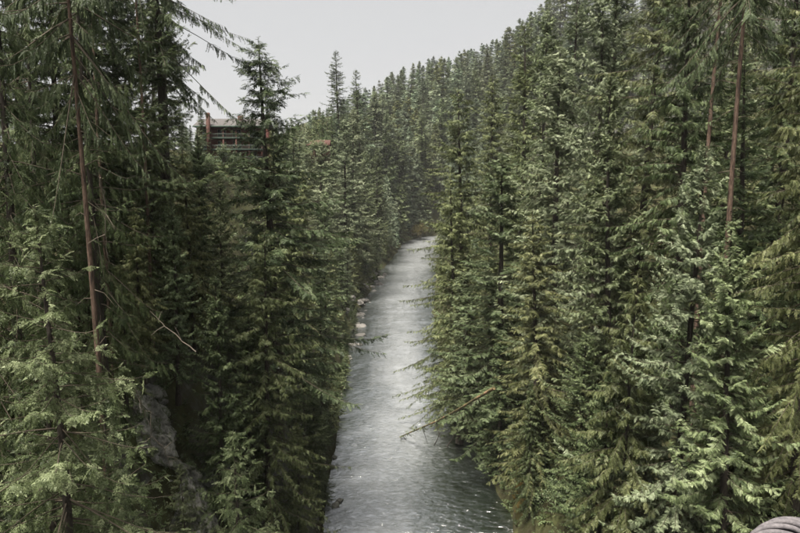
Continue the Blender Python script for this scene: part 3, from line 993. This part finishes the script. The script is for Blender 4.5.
M['cream'] = noise_mat('cream_panel', [(0.3, (0.20, 0.16, 0.13)), (0.7, (0.27, 0.23, 0.19))], 1.0, bump=0.1)
gm, nt, N, L, out = new_mat('window_glass')
gb = N.new('ShaderNodeBsdfPrincipled')
gb.inputs['Base Color'].default_value = (0.02, 0.025, 0.028, 1)
gb.inputs['Roughness'].default_value = 0.08
L.new(gb.outputs[0], out.inputs['Surface'])
M['glass'] = gm

LY = 172.0
lx = lambda px: ray(px, 140)[0] * LY
lz = lambda py: CAMZ + ray(230, py)[1] * LY
LX0, LX1 = lx(199), lx(264)
F0 = lz(161)            # ground floor level
FH = 3.05
lodge = empty('lodge_building', ((LX0 + LX1) / 2, LY, F0))
tag(lodge, 'red three storey lodge with balconies on the left rim behind trees', 'building')
W2 = (LX1 - LX0) / 2


def part(name, boxes, mat, parent=lodge):
    g_ = Geo()
    for b_ in boxes:
        g_.box(*b_)
    return g_.build(name, M[mat], parent)


part('wall', [(-W2, W2, 0, 9, -3.5, 3 * FH)], 'red_wall')
rf = Geo()
rf.add([(-W2 - 0.8, -2.3, 3 * FH + 0.02), (W2 + 0.8, -2.3, 3 * FH + 0.02), (W2 + 0.8, 4.5, 3 * FH + 2.6), (-W2 - 0.8, 4.5, 3 * FH + 2.6), (-W2 - 0.8, 11, 3 * FH + 0.02), (W2 + 0.8, 11, 3 * FH + 0.02),
        (-W2 - 0.8, -2.3, 3 * FH - 0.25), (W2 + 0.8, -2.3, 3 * FH - 0.25), (W2 + 0.8, 11, 3 * FH - 0.25), (-W2 - 0.8, 11, 3 * FH - 0.25)],
       [(0, 1, 2, 3), (3, 2, 5, 4), (6, 7, 1, 0), (4, 5, 8, 9), (9, 8, 7, 6)])
roof = rf.build('roof', M['roof'], lodge)
part('fascia', [(-W2 - 0.85, W2 + 0.85, -2.36, -2.303, 3 * FH - 0.32, 3 * FH + 0.06)], 'fascia', roof)
part('chimney', [(lx(217) - lx(237) - 0.42, lx(217) - lx(237) + 0.42, -2.9, -1.8, 0, 3 * FH + 3.4)], 'post')
part('chimney', [(1.2, 2.6, 2.6, 3.6, 3 * FH + 1, 3 * FH + 3.3)], 'post', roof)
for fl in range(3):
    z = fl * FH
    part('balcony_floor', [(-W2, W2, -1.9, -0.003, z - 0.22, z)], 'fascia')
    part('balcony_rail', [(-W2, W2, -1.9, -1.82, z + 0.96, z + 1.10), (-W2, W2, -1.89, -1.83, z + 0.12, z + 0.22)] +
         [(x_, x_ + 0.06, -1.88, -1.84, z + 0.22, z + 0.96) for x_ in np.arange(-W2 + 0.1, W2, 0.45)], 'rail')
    for k, x_ in enumerate(np.arange(-W2 + 1.0, W2 - 2.0, 4.1)):
        w = part('window', [(x_, x_ + 2.3, -0.05, 0.02, z + 0.15, z + 2.35)], 'cream')
        part('pane', [(x_ + 0.1, x_ + 1.1, -0.07, -0.053, z + 0.25, z + 2.25)], 'glass', w)
        part('pane', [(x_ + 1.2, x_ + 2.2, -0.07, -0.053, z + 0.25, z + 2.25)], 'glass', w)
for x_ in np.linspace(-W2 + 0.2, W2 - 0.2, 6):
    part('post', [(x_ - 0.2, x_ + 0.2, -1.8, -1.45, -3.5, 3 * FH - 0.26)], 'post')

cab_c = at(322, 142, 236)
cabin = empty('cabin', (cab_c.x - 1.5, cab_c.y, cab_c.z - 6), 0, (0.75, 0.75, 0.8))
tag(cabin, 'small red cabin half hidden between the sparse fir and the pale cedars', 'building')
part('wall', [(-5.5, 5.5, 0, 6, -2, 6.0)], 'post', cabin)
rf = Geo()
rf.add([(-6, -0.9, 6.0), (6, -0.9, 6.0), (6, 3, 8.6), (-6, 3, 8.6), (-6, 6.9, 6.0), (6, 6.9, 6.0), (-6, -0.9, 5.8), (6, -0.9, 5.8), (6, 6.9, 5.8), (-6, 6.9, 5.8)],
       [(0, 1, 2, 3), (3, 2, 5, 4), (6, 7, 1, 0), (4, 5, 8, 9), (9, 8, 7, 6), (6, 0, 3, 3), (1, 7, 2, 2)])
rf.build('roof', M['post'], cabin)
for x_ in (-4.2, -0.9, 2.4):
    w = part('window', [(x_, x_ + 1.7, -0.05, 0.02, 2.6, 4.6)], 'cream', cabin)
    part('pane', [(x_ + 0.1, x_ + 1.6, -0.07, -0.053, 2.7, 4.5)], 'glass', w)

# ------------------------------------------------------------------ rocks
M['rock'] = noise_mat('lichen_rock', [(0.30, (0.03, 0.03, 0.025)), (0.42, (0.10, 0.098, 0.085)), (0.50, (0.18, 0.176, 0.158)), (0.57, (0.045, 0.055, 0.022)), (0.66, (0.21, 0.206, 0.19)), (0.8, (0.33, 0.32, 0.30))], 1.0, 12, bump=1.0, bump_scale=2.5, dist=0.25)
M['pebble'] = noise_mat('pale_river_stone', [(0.3, (0.07, 0.066, 0.06)), (0.7, (0.19, 0.18, 0.166))], 1.5, bump=0.4)
M['moss'] = noise_mat('orange_moss', [(0.30, (0.025, 0.026, 0.010)), (0.45, (0.055, 0.048, 0.014)), (0.56, (0.13, 0.085, 0.02)), (0.66, (0.05, 0.05, 0.016)), (0.8, (0.10, 0.05, 0.02))], 1.2, 10, bump=0.9, dist=0.1)


def rock_mesh(name, seed, mat, sub=3, lo=0.55, blocky=False):
    import bmesh
    bm = bmesh.new()
    bmesh.ops.create_icosphere(bm, subdivisions=sub, radius=1.0)
    r = np.random.default_rng(seed)
    pl = []
    for k in range(16):
        n_ = Vector(r.normal(0, 1, 3)).normalized()
        pl.append((n_, r.uniform(lo, 0.85)))
    if blocky:                       # jointed rock: mostly square to its bedding
        pl = [(Vector(a), r.uniform(0.5, 0.72)) for a in ((1, 0, 0), (-1, 0, 0), (0, 1, 0), (0, -1, 0), (0, 0, 1), (0, 0, -1))] + pl[:6]
    o_ = Vector(r.uniform(0, 50, 3))
    for v in bm.verts:
        for n_, dd in pl:
            q = v.co.dot(n_)
            if q > dd:
                v.co -= n_ * (q - dd) * 0.92
        v.co += v.co.normalized() * (0.12 * mnoise.noise(v.co * 1.8 + o_) + 0.06 * mnoise.noise(v.co * 5 + o_))
    me = bpy.data.meshes.new(name)
    bm.to_mesh(me)
    bm.free()
    me.materials.append(mat)
    return me


ROCK = [rock_mesh('rock_%d' % k, 500 + k, M['rock'], 4, 0.5, True) for k in range(4)]
PEB = [rock_mesh('stone_%d' % k, 520 + k, M['pebble'], 2) for k in range(4)]
fy, fz = np.meshgrid(np.arange(38, 56, 0.16), np.arange(13, 33, 0.16), indexing='ij')
sx_ = np.arange(-26, -7, 0.1)
fx = np.empty(fy.shape)
for i in range(fy.shape[0]):
    prof_ = terrain(sx_, np.full(sx_.shape, fy[i, 0]))
    top_ = np.maximum.accumulate(prof_[::-1])[::-1]           # highest ground from here to the river side
    fx[i] = np.interp(-fz[i], -top_, sx_)
# joints and blocks of the crag
fr = np.random.default_rng(31)
sy, sz = np.meshgrid(np.arange(37, 57, 1.25), np.arange(12, 34, 1.7), indexing='ij')
sy = (sy + fr.uniform(-0.55, 0.55, sy.shape)).ravel()
sz = (sz + fr.uniform(-0.75, 0.75, sz.shape)).ravel()
wy_ = fy + 0.35 * vnoise(fy, fz, 1.2, 41)
wz_ = fz + 0.35 * vnoise(fy, fz, 1.2, 42)
dist_ = np.hypot((wy_[..., None] - sy) / 1.0, (wz_[..., None] - sz) / 1.45)
srt = np.argsort(dist_, axis=-1)[..., :2]
d1 = np.take_along_axis(dist_, srt[..., :1], -1)[..., 0]
d2 = np.take_along_axis(dist_, srt[..., 1:2], -1)[..., 0]
cell = srt[..., 0]
offs = fr.uniform(-0.5, 0.75, len(sy))[cell] + fr.uniform(-0.35, 0.35, len(sy))[cell] * (fy - sy[cell]) + fr.uniform(-0.3, 0.1, len(sy))[cell] * (fz - sz[cell])
offs = offs - 0.4 * np.exp(-((d2 - d1) / 0.10) ** 2) + 0.22 * vnoise(fy, fz, 0.9, 43, 5)
qpx, qpy = project(fx, fy, fz)
cl_ = np.interp(qpy, [385, 455, 470, 533], [147, 152, 184, 198])
hw_ = np.interp(qpy, [380, 395, 460, 533], [10, 15, 15, 20])
edge = sstep(1.0, 0.62, np.abs(qpx - cl_) / hw_ + 0.75 * vnoise(fy, fz, 1.5, 44)) * sstep(374, 388, qpy)
fxx = fx + 0.55 + offs * 0.8 - 2.4 * (1 - edge)
nyy, nzz = fy.shape
ii = (np.arange(nyy - 1)[:, None] * nzz + np.arange(nzz - 1)[None, :]).ravel()
keep_ = (edge.ravel()[ii] > 0.001) | (edge.ravel()[ii + nzz + 1] > 0.001)
ff = np.stack([ii, ii + nzz, ii + nzz + 1, ii + 1], axis=1)[keep_]
used = np.unique(ff)
remap = np.zeros(nyy * nzz, int)
remap[used] = np.arange(len(used))
face = link('rock_face', mesh_np('rock_face', np.stack([fxx, fy - 0.35 * (fxx - fx), fz], -1).reshape(-1, 3)[used], remap[ff], M['rock']))
tag(face, 'fractured grey lichen covered rock face between cedars at the lower left', 'rock face')
# stony left shore
n_st = 0
for k in range(90):
    py = random.uniform(276, 330)
    Y = 262 + (292 - py) * 2.4
    xl = float(np.interp(Y, RIV[:, 1], RIV[:, 0]) - np.interp(Y, RIV[:, 1], RIVW))
    x = xl + random.uniform(-3.0, 3.0)
    s_ = random.uniform(0.4, 1.0) ** 2 * 1.7
    o = link('shore_stone', PEB[k % 4])
    o.location = (x, Y, max(th(x, Y), float(river_z(Y)) - 0.3) + 0.1 * s_)
    o.scale = (s_ * 1.3, s_, s_ * 0.7)
    o.rotation_euler = (0, 0, random.uniform(0, 6))
    tag(o, 'pale stone on the gravelly left shore below the cedars', 'stone', 'stones of the left shore')
for k in range(22):
    Y = random.uniform(84, 240)
    x = float(np.interp(Y, RIV[:, 1], RIV[:, 0]) - np.interp(Y, RIV[:, 1], RIVW)) + random.uniform(-0.8, 1.8)
    s_ = random.uniform(0.3, 0.75)
    o = link('boulder', ROCK[k % 4])
    o.location = (x, Y, float(river_z(Y)) + 0.05)
    o.scale = (s_ * 1.3, s_, s_ * 0.8)
    o.rotation_euler = (0.1, 0.2, random.uniform(0, 6))
    tag(o, 'dark wet boulder at the left waterline below the trees', 'boulder', 'boulders at the left waterline')
# mossy ledge at the right water edge
for (px, py, Y, sx, sy, sz, lab) in [
        (528, 520, 80, 2.2, 2.4, 3.2, 'orange mossy ledge at the bottom right of the dark water'),
        (519, 488, 84, 1.4, 1.6, 3.0, 'narrow rust coloured mossy rock above the dark water'),
        (550, 532, 77, 2.2, 2.0, 2.0, 'yellow mossy rock at the bottom edge right of the water')]:
    o = link('mossy_rock', rock_mesh('mossy_rock', int(px), M['moss'], 4))
    o.location = at(px, py, Y)
    o.scale = (sx, sy, sz)
    tag(o, lab, 'rock', 'mossy rocks by the right water edge')

# ------------------------------------------------------------------ fallen log and snags over the right of the river
def curve_pts(p0, p1, sag_=0.0, wob=0.0, n=12, seed=0):
    r = np.random.default_rng(seed)
    u = np.linspace(0, 1, n)[:, None]
    p = np.array(p0)[None] * (1 - u) + np.array(p1)[None] * u
    p[:, 2] += -sag_ * 4 * (u * (1 - u))[:, 0]
    if wob:
        p += np.cumsum(r.normal(0, wob, (n, 3)), axis=0) * np.sin(u * math.pi)
    return p


log = empty('fallen_log', tuple(at(494, 388, 83)))
tag(log, 'fallen mossy trunk slanting from the right bank down to the river', 'log')
base_ = np.array(at(494, 388, 83))
tip_ = np.array(at(397, 438, 110))
pts = curve_pts(base_, tip_, 0.3, 0.05, 14, 3) - base_
g_ = Geo()
g_.tube(pts, np.linspace(0.25, 0.08, 14), 8)
g_.build('trunk', M['log'], log, True)
for k, (u, dx, dy, dz) in enumerate([(0.97, 1.5, -1.0, -2.2), (0.72, 1.0, 0.3, -3.2), (0.6, 0.6, -0.6, -2.6), (0.82, -1.2, -0.5, 0.7), (0.5, -1.4, -0.4, 0.9)]):
    p0 = pts[int(u * 13)]
    g_ = Geo()
    g_.tube(curve_pts(p0, p0 + np.array([dx, dy, dz]), -0.1, 0.03, 6, k), np.linspace(0.07, 0.02, 6), 5)
    g_.build('snag', M['bark'], log)
v, f = place(S_CED[0], np.repeat(pts[5:], 10, axis=0) + rng.normal(0, 0.25, (90, 3)), rng.normal(0, 1, (90, 3)) * [1, 1, 0.3], np.tile([0, 0, 1.0], (90, 1)) + rng.normal(0, 0.3, (90, 3)), rng.uniform(0.4, 0.9, 90))
c_ = link('foliage', mesh_np('log_foliage', v, f, M['cedar'], np.repeat(rng.uniform(0, 1, 90), len(S_CED[0][1]))), log)
c_['kind'] = 'stuff'
for px0, py0, px1, py1, Y, lab in [(436, 463, 462, 425, 106, 'dark snag rising from the water below the fallen trunk'),
                                   (428, 458, 440, 432, 107, 'thin dark stick left of the snag in the river')]:
    a_, b_ = np.array(at(px0, py0, Y)), np.array(at(px1, py1, Y - 2))
    g_ = Geo()
    g_.tube(curve_pts(a_, b_, -0.2, 0.05, 8, px0) - a_, np.linspace(0.12, 0.05, 8), 6)
    o = g_.build('snag', M['bark'])
    o.location = a_
    tag(o, lab, 'snag')

# pale dead branches in the left forest
for k, (q, Y, lab) in enumerate([
        ([(196, 352), (180, 338), (165, 326), (150, 312)], 31, 'thin pale dead branch slanting across the left forest'),
        ([(132, 380), (141, 402), (150, 425), (152, 456)], 36, 'bare pale root running down the left rock face'),
        ([(152, 436), (165, 450), (171, 470)], 37, 'short bare root beside the longer one on the rock face'),
        ([(100, 178), (105, 200), (106, 235), (109, 262)], 28, 'thin grey dead stem beside the reddish trunk on the left')]):
    w_ = np.array([at(a, b, Y + 0.3 * i) for i, (a, b) in enumerate(q)])
    t_ = np.linspace(0, len(q) - 1, 16)
    pt_ = np.stack([np.interp(t_, range(len(q)), w_[:, j]) for j in range(3)], -1)
    pt_ += np.random.default_rng(k).normal(0, 0.025, pt_.shape)
    br = empty('dead_branch', tuple(w_[0]))
    tag(br, lab, 'branch')
    g_ = Geo()
    g_.tube(pt_ - w_[0], np.linspace(0.032, 0.012, 16), 5)
    g_.build('stem', M['dead'], br)
    for j in (4, 7, 10, 12):
        dv = np.random.default_rng(10 * k + j).normal(0, 0.5, 3)
        g_ = Geo()
        p0 = pt_[j] - w_[0]
        g_.tube(np.array([p0, p0 + dv * 0.5 + [0, 0, 0.05], p0 + dv]), [0.02, 0.014, 0.006], 4)
        g_.build('twig', M['dead'], br)

# ------------------------------------------------------------------ shrubs and undergrowth
def bush(name, seed, R=1.6, H=2.2, nleaf=1800, leaf=0.16, mat='broadleaf', nstem=14):
    r = np.random.default_rng(seed)
    g_ = Geo()
    tips, tds = [], []
    for k in range(nstem):
        a = k * 2.4 + r.uniform(-0.3, 0.3)
        e = r.uniform(0.35, 1.35)
        d = np.array([math.cos(a) * math.cos(e), math.sin(a) * math.cos(e), math.sin(e)])
        l = r.uniform(0.75, 1.1)
        end = d * [R, R, H] * l
        pts = np.array([[0, 0, -0.2], end * 0.35 + [0, 0, 0.2], end * 0.7 + [0, 0, 0.12], end])
        g_.tube(pts, [0.035, 0.025, 0.016, 0.006], 4, cap=False)
        tips.append(pts)
    lp = []
    nper = nleaf // nstem
    for pts in tips:
        u = r.uniform(0.25, 1.02, nper) ** 0.7
        t_ = u * 3
        q = np.stack([np.interp(t_, range(4), pts[:, j]) for j in range(3)], -1)
        lp.append(q + r.normal(0, 0.16 * R, (nper, 3)) * np.clip(u, 0.3, 1)[:, None])
    lp = np.concatenate(lp)
    n = len(lp)
    leafv = np.array([(0, 0, 0), (0.45, 0.3, 0.05), (1, 0, -0.05), (0.45, -0.3, 0.05)])
    leaft = np.array([(0, 2, 1), (0, 3, 2)])
    v, f = place((leafv, leaft), lp, r.normal(0, 1, (n, 3)) * [1, 1, 0.5], np.tile([0, 0, 1.0], (n, 1)) + r.normal(0, 0.45, (n, 3)), leaf * r.uniform(0.6, 1.3, n))
    crown = mesh_np(name, v, f, M[mat], np.repeat(r.uniform(0, 1, n), 2))
    return dict(trunk=g_.mesh(name + '_stems', M['twig']), crown=crown, H=H, R=R)


P['bush_a'] = bush('bush_a', 601)
P['bush_b'] = bush('bush_b', 602, 1.4, 2.8, 2200, 0.14)
P['bush_gold'] = bush('bush_gold', 603, 2.2, 3.6, 2000, 0.26, 'autumn')


def shrub(proto, px, py, Y, H, label, foliage=None, rad=1.0, group=None):
    p = P[proto]
    c = ground_hit(px, py) if Y is None else at(px, py, Y)
    H = H * c.y / F if Y is None else H
    s = H / p['H']
    o = empty('shrub', tuple(c), random.uniform(0, 6.28), (s * rad, s * rad, s))
    tag(o, label, 'shrub', group)
    link('stems', p['trunk'], o)['kind'] = 'stuff'
    k = link('crown', p['crown'], o)
    k['kind'] = 'stuff'
    if foliage:
        k.material_slots[0].link = 'OBJECT'
        k.material_slots[0].material = M[foliage]
    return o


shrub('bush_b', 742, 541, None, 38, 'bright green bush at the bottom beside the twisted rope', rad=0.9)
shrub('bush_a', 132, 378, None, 34, 'pale leafed shrub above the left rock face', rad=1.2)
shrub('bush_a', 156, 376, None, 22, 'small pale shrub at the top of the rock face crag')
shrub('bush_b', 170, 470, None, 22, 'broad shrub splitting the rock face in two')
shrub('bush_a', 222, 528, None, 22, 'low shrub at the right foot of the rock face')
shrub('bush_a', 140, 428, None, 16, 'small shrub rooted in the middle of the rock face')
shrub('bush_b', 190, 476, None, 18, 'leafy shrub hanging on the lower rock face')
shrub('bush_a', 205, 345, None, 26, 'light green shrub in the middle of the left forest')
shrub('bush_b', 236, 340, None, 28, 'light green shrub left of the slim bare stem')
shrub('bush_a', 562, 512, None, 34, 'pale blue green shrub above the orange moss ledge')
shrub('bush_b', 585, 505, None, 40, 'taller pale shrub right of the one above the moss ledge')
shrub('bush_a', 542, 500, None, 30, 'shrub at the left end of the pale row above the moss')
shrub('bush_a', 785, 512, None, 36, 'dark leafy shrub in the shade above the rope', foliage='fern')
shrub('bush_gold', 604, 520, None, 18, 'brownish shrub low between the hemlock stem and the moss')
shrub('bush_gold', 420, 238, 452, 13, 'golden autumn tree at the far river bend', rad=0.8)
shrub('bush_gold', 410, 238, 456, 9, 'smaller golden tree left of the tall one at the bend', rad=0.9)
shrub('bush_gold', 527, 478, None, 24, 'rusty leaved shrub at the right water edge', rad=0.7)
shrub('bush_a', 236, 172, None, 18, 'pale bush below the lodge balconies')
shrub('bush_b', 252, 176, None, 20, 'pale bush between the lodge and the sparse fir')
shrub('bush_b', 224, 165, None, 20, 'bush in front of the lower lodge balcony')
shrub('bush_a', 316, 158, 205, 6, 'pale bush hiding the foot of the red cabin')
shrub('bush_a', 208, 172, None, 18, 'pale bush at the left foot of the lodge')

# ferns and seedlings all over the slopes
fr_ = np.random.default_rng(900)
n0 = 60000
yy = 18 + 320 * fr_.uniform(0, 1, n0) ** 1.6
xx = fr_.uniform(-0.72, 0.72, n0) * yy
dd, hh, ss = river_dist(xx, yy)
ok = (dd - hh > 0.6) & (dd - hh < 40)
xx, yy = xx[ok], yy[ok]
zz = terrain(xx, yy)
qx, qy = project(xx, yy, zz)
ok = (qx > -40) & (qx < 840) & (qy < 600)
xx, yy, zz = xx[ok][:3800], yy[ok][:3800], zz[ok][:3800]
n = len(xx)
k = 5
pos = np.repeat(np.stack([xx, yy, zz], -1), k, axis=0) + fr_.normal(0, 0.12, (n * k, 3))
aa = fr_.uniform(0, 6.28, n * k)
axv = np.stack([np.cos(aa), np.sin(aa), fr_.uniform(0.1, 1.2, n * k)], -1)
lnv = np.repeat(0.5 + 0.010 * yy, k) * fr_.uniform(0.6, 1.4, n * k)
tm = S_MID[0]
v, f = place(tm, pos, axv, np.tile([0, 0, 1.0], (n * k, 1)) + fr_.normal(0, 0.3, (n * k, 3)), lnv)
uc = link('undergrowth', mesh_np('undergrowth', v, f, M['fern'], np.repeat(np.repeat(fr_.uniform(0, 1, n), k), len(tm[1]))))
tag(uc, 'dark ferns and seedlings covering the canyon slopes', 'undergrowth', kind='stuff')
print('undergrowth', len(f))

# roots of an upturned stump at the lower right
st = empty('root_stump', tuple(at(694, 520, 48)))
tag(st, 'tangle of pale bare roots under the pale rounded cedar', 'roots')
for k in range(9):
    a = k * 0.75 + random.uniform(-0.2, 0.2)
    l = random.uniform(0.8, 1.9)
    g_ = Geo()
    e = np.array([math.cos(a) * l, -0.3 + math.sin(a) * 0.5, math.sin(a * 1.7) * l * 0.8])
    g_.tube(curve_pts(np.zeros(3), e, random.uniform(-0.3, 0.3), 0.05, 8, 70 + k), np.linspace(0.07, 0.02, 8), 5)
    g_.build('root', M['dead'], st)

# ------------------------------------------------------------------ twisted rope of the footbridge, close to the camera
M['rope'] = noise_mat('greyish_rope_fibre', [(0.3, (0.055, 0.05, 0.055)), (0.6, (0.11, 0.10, 0.107)), (0.8, (0.16, 0.148, 0.15))], 90, bump=0.6, bump_scale=260, dist=0.002, rough=0.7)
M['core'] = noise_mat('groove_shade_core', [(0.3, (0.008, 0.007, 0.008)), (0.7, (0.02, 0.018, 0.018))], 60, bump=0)  # near-black colour paints the shade in the gaps between strands
RY = 1.15
ctrl = [(738, 640), (750, 585), (763, 551), (779, 538), (794, 535), (810, 541), (828, 563), (844, 610), (852, 680)]
w_ = np.array([at(a, b, RY + 0.012 * i) for i, (a, b) in enumerate(ctrl)])
t_ = np.linspace(0, len(ctrl) - 1, 200)


def catmull(w, t):
    i = np.clip(t.astype(int), 0, len(w) - 2)
    u = (t - i)[:, None]
    g2 = lambda j: w[np.clip(j, 0, len(w) - 1)]
    p0, p1, p2, p3 = g2(i - 1), g2(i), g2(i + 1), g2(i + 2)
    return 0.5 * (2 * p1 + (p2 - p0) * u + (2 * p0 - 5 * p1 + 4 * p2 - p3) * u ** 2 + (3 * p1 - p0 - 3 * p2 + p3) * u ** 3)


cl = catmull(w_, t_)
tan = np.gradient(cl, axis=0)
tan /= np.linalg.norm(tan, axis=1)[:, None]
n1 = np.cross(tan, [0, 1.0, 0])
n1 /= np.linalg.norm(n1, axis=1)[:, None]
n2 = np.cross(tan, n1)
arc = np.concatenate([[0], np.cumsum(np.linalg.norm(np.diff(cl, axis=0), axis=1))])
rope = empty('bridge_rope', tuple(cl[100]))
tag(rope, 'thick twisted grey rope of the footbridge in the bottom right corner', 'rope')
NS, RR = 10, 0.030
for k in range(NS):
    ph = 2 * math.pi * k / NS + arc / 0.25 * 2 * math.pi
    pp = cl + RR * (np.cos(ph)[:, None] * n1 + np.sin(ph)[:, None] * n2)
    g_ = Geo()
    g_.tube(pp - cl[100], 0.0060, 8)
    g_.build('strand', M['rope'], rope, True)
g_ = Geo()
g_.tube(cl - cl[100], 0.0255, 10)
g_.build('core', M['core'], rope, True)

# ------------------------------------------------------------------ haze in the valley air
hz = Geo()
hz.box(-1505, 1505, -62, 2205, float(GZ.min()) - 1.0, max(float(GZ.max()) + 45, 330))
hm, nt, N, L, out = new_mat('valley_haze')
vol = N.new('ShaderNodeVolumePrincipled')
vol.inputs['Color'].default_value = (0.96, 0.975, 0.985, 1)
vol.inputs['Density'].default_value = 0.00005
L.new(vol.outputs[0], out.inputs['Volume'])
haze = hz.build('haze', hm)
tag(haze, kind='stuff')
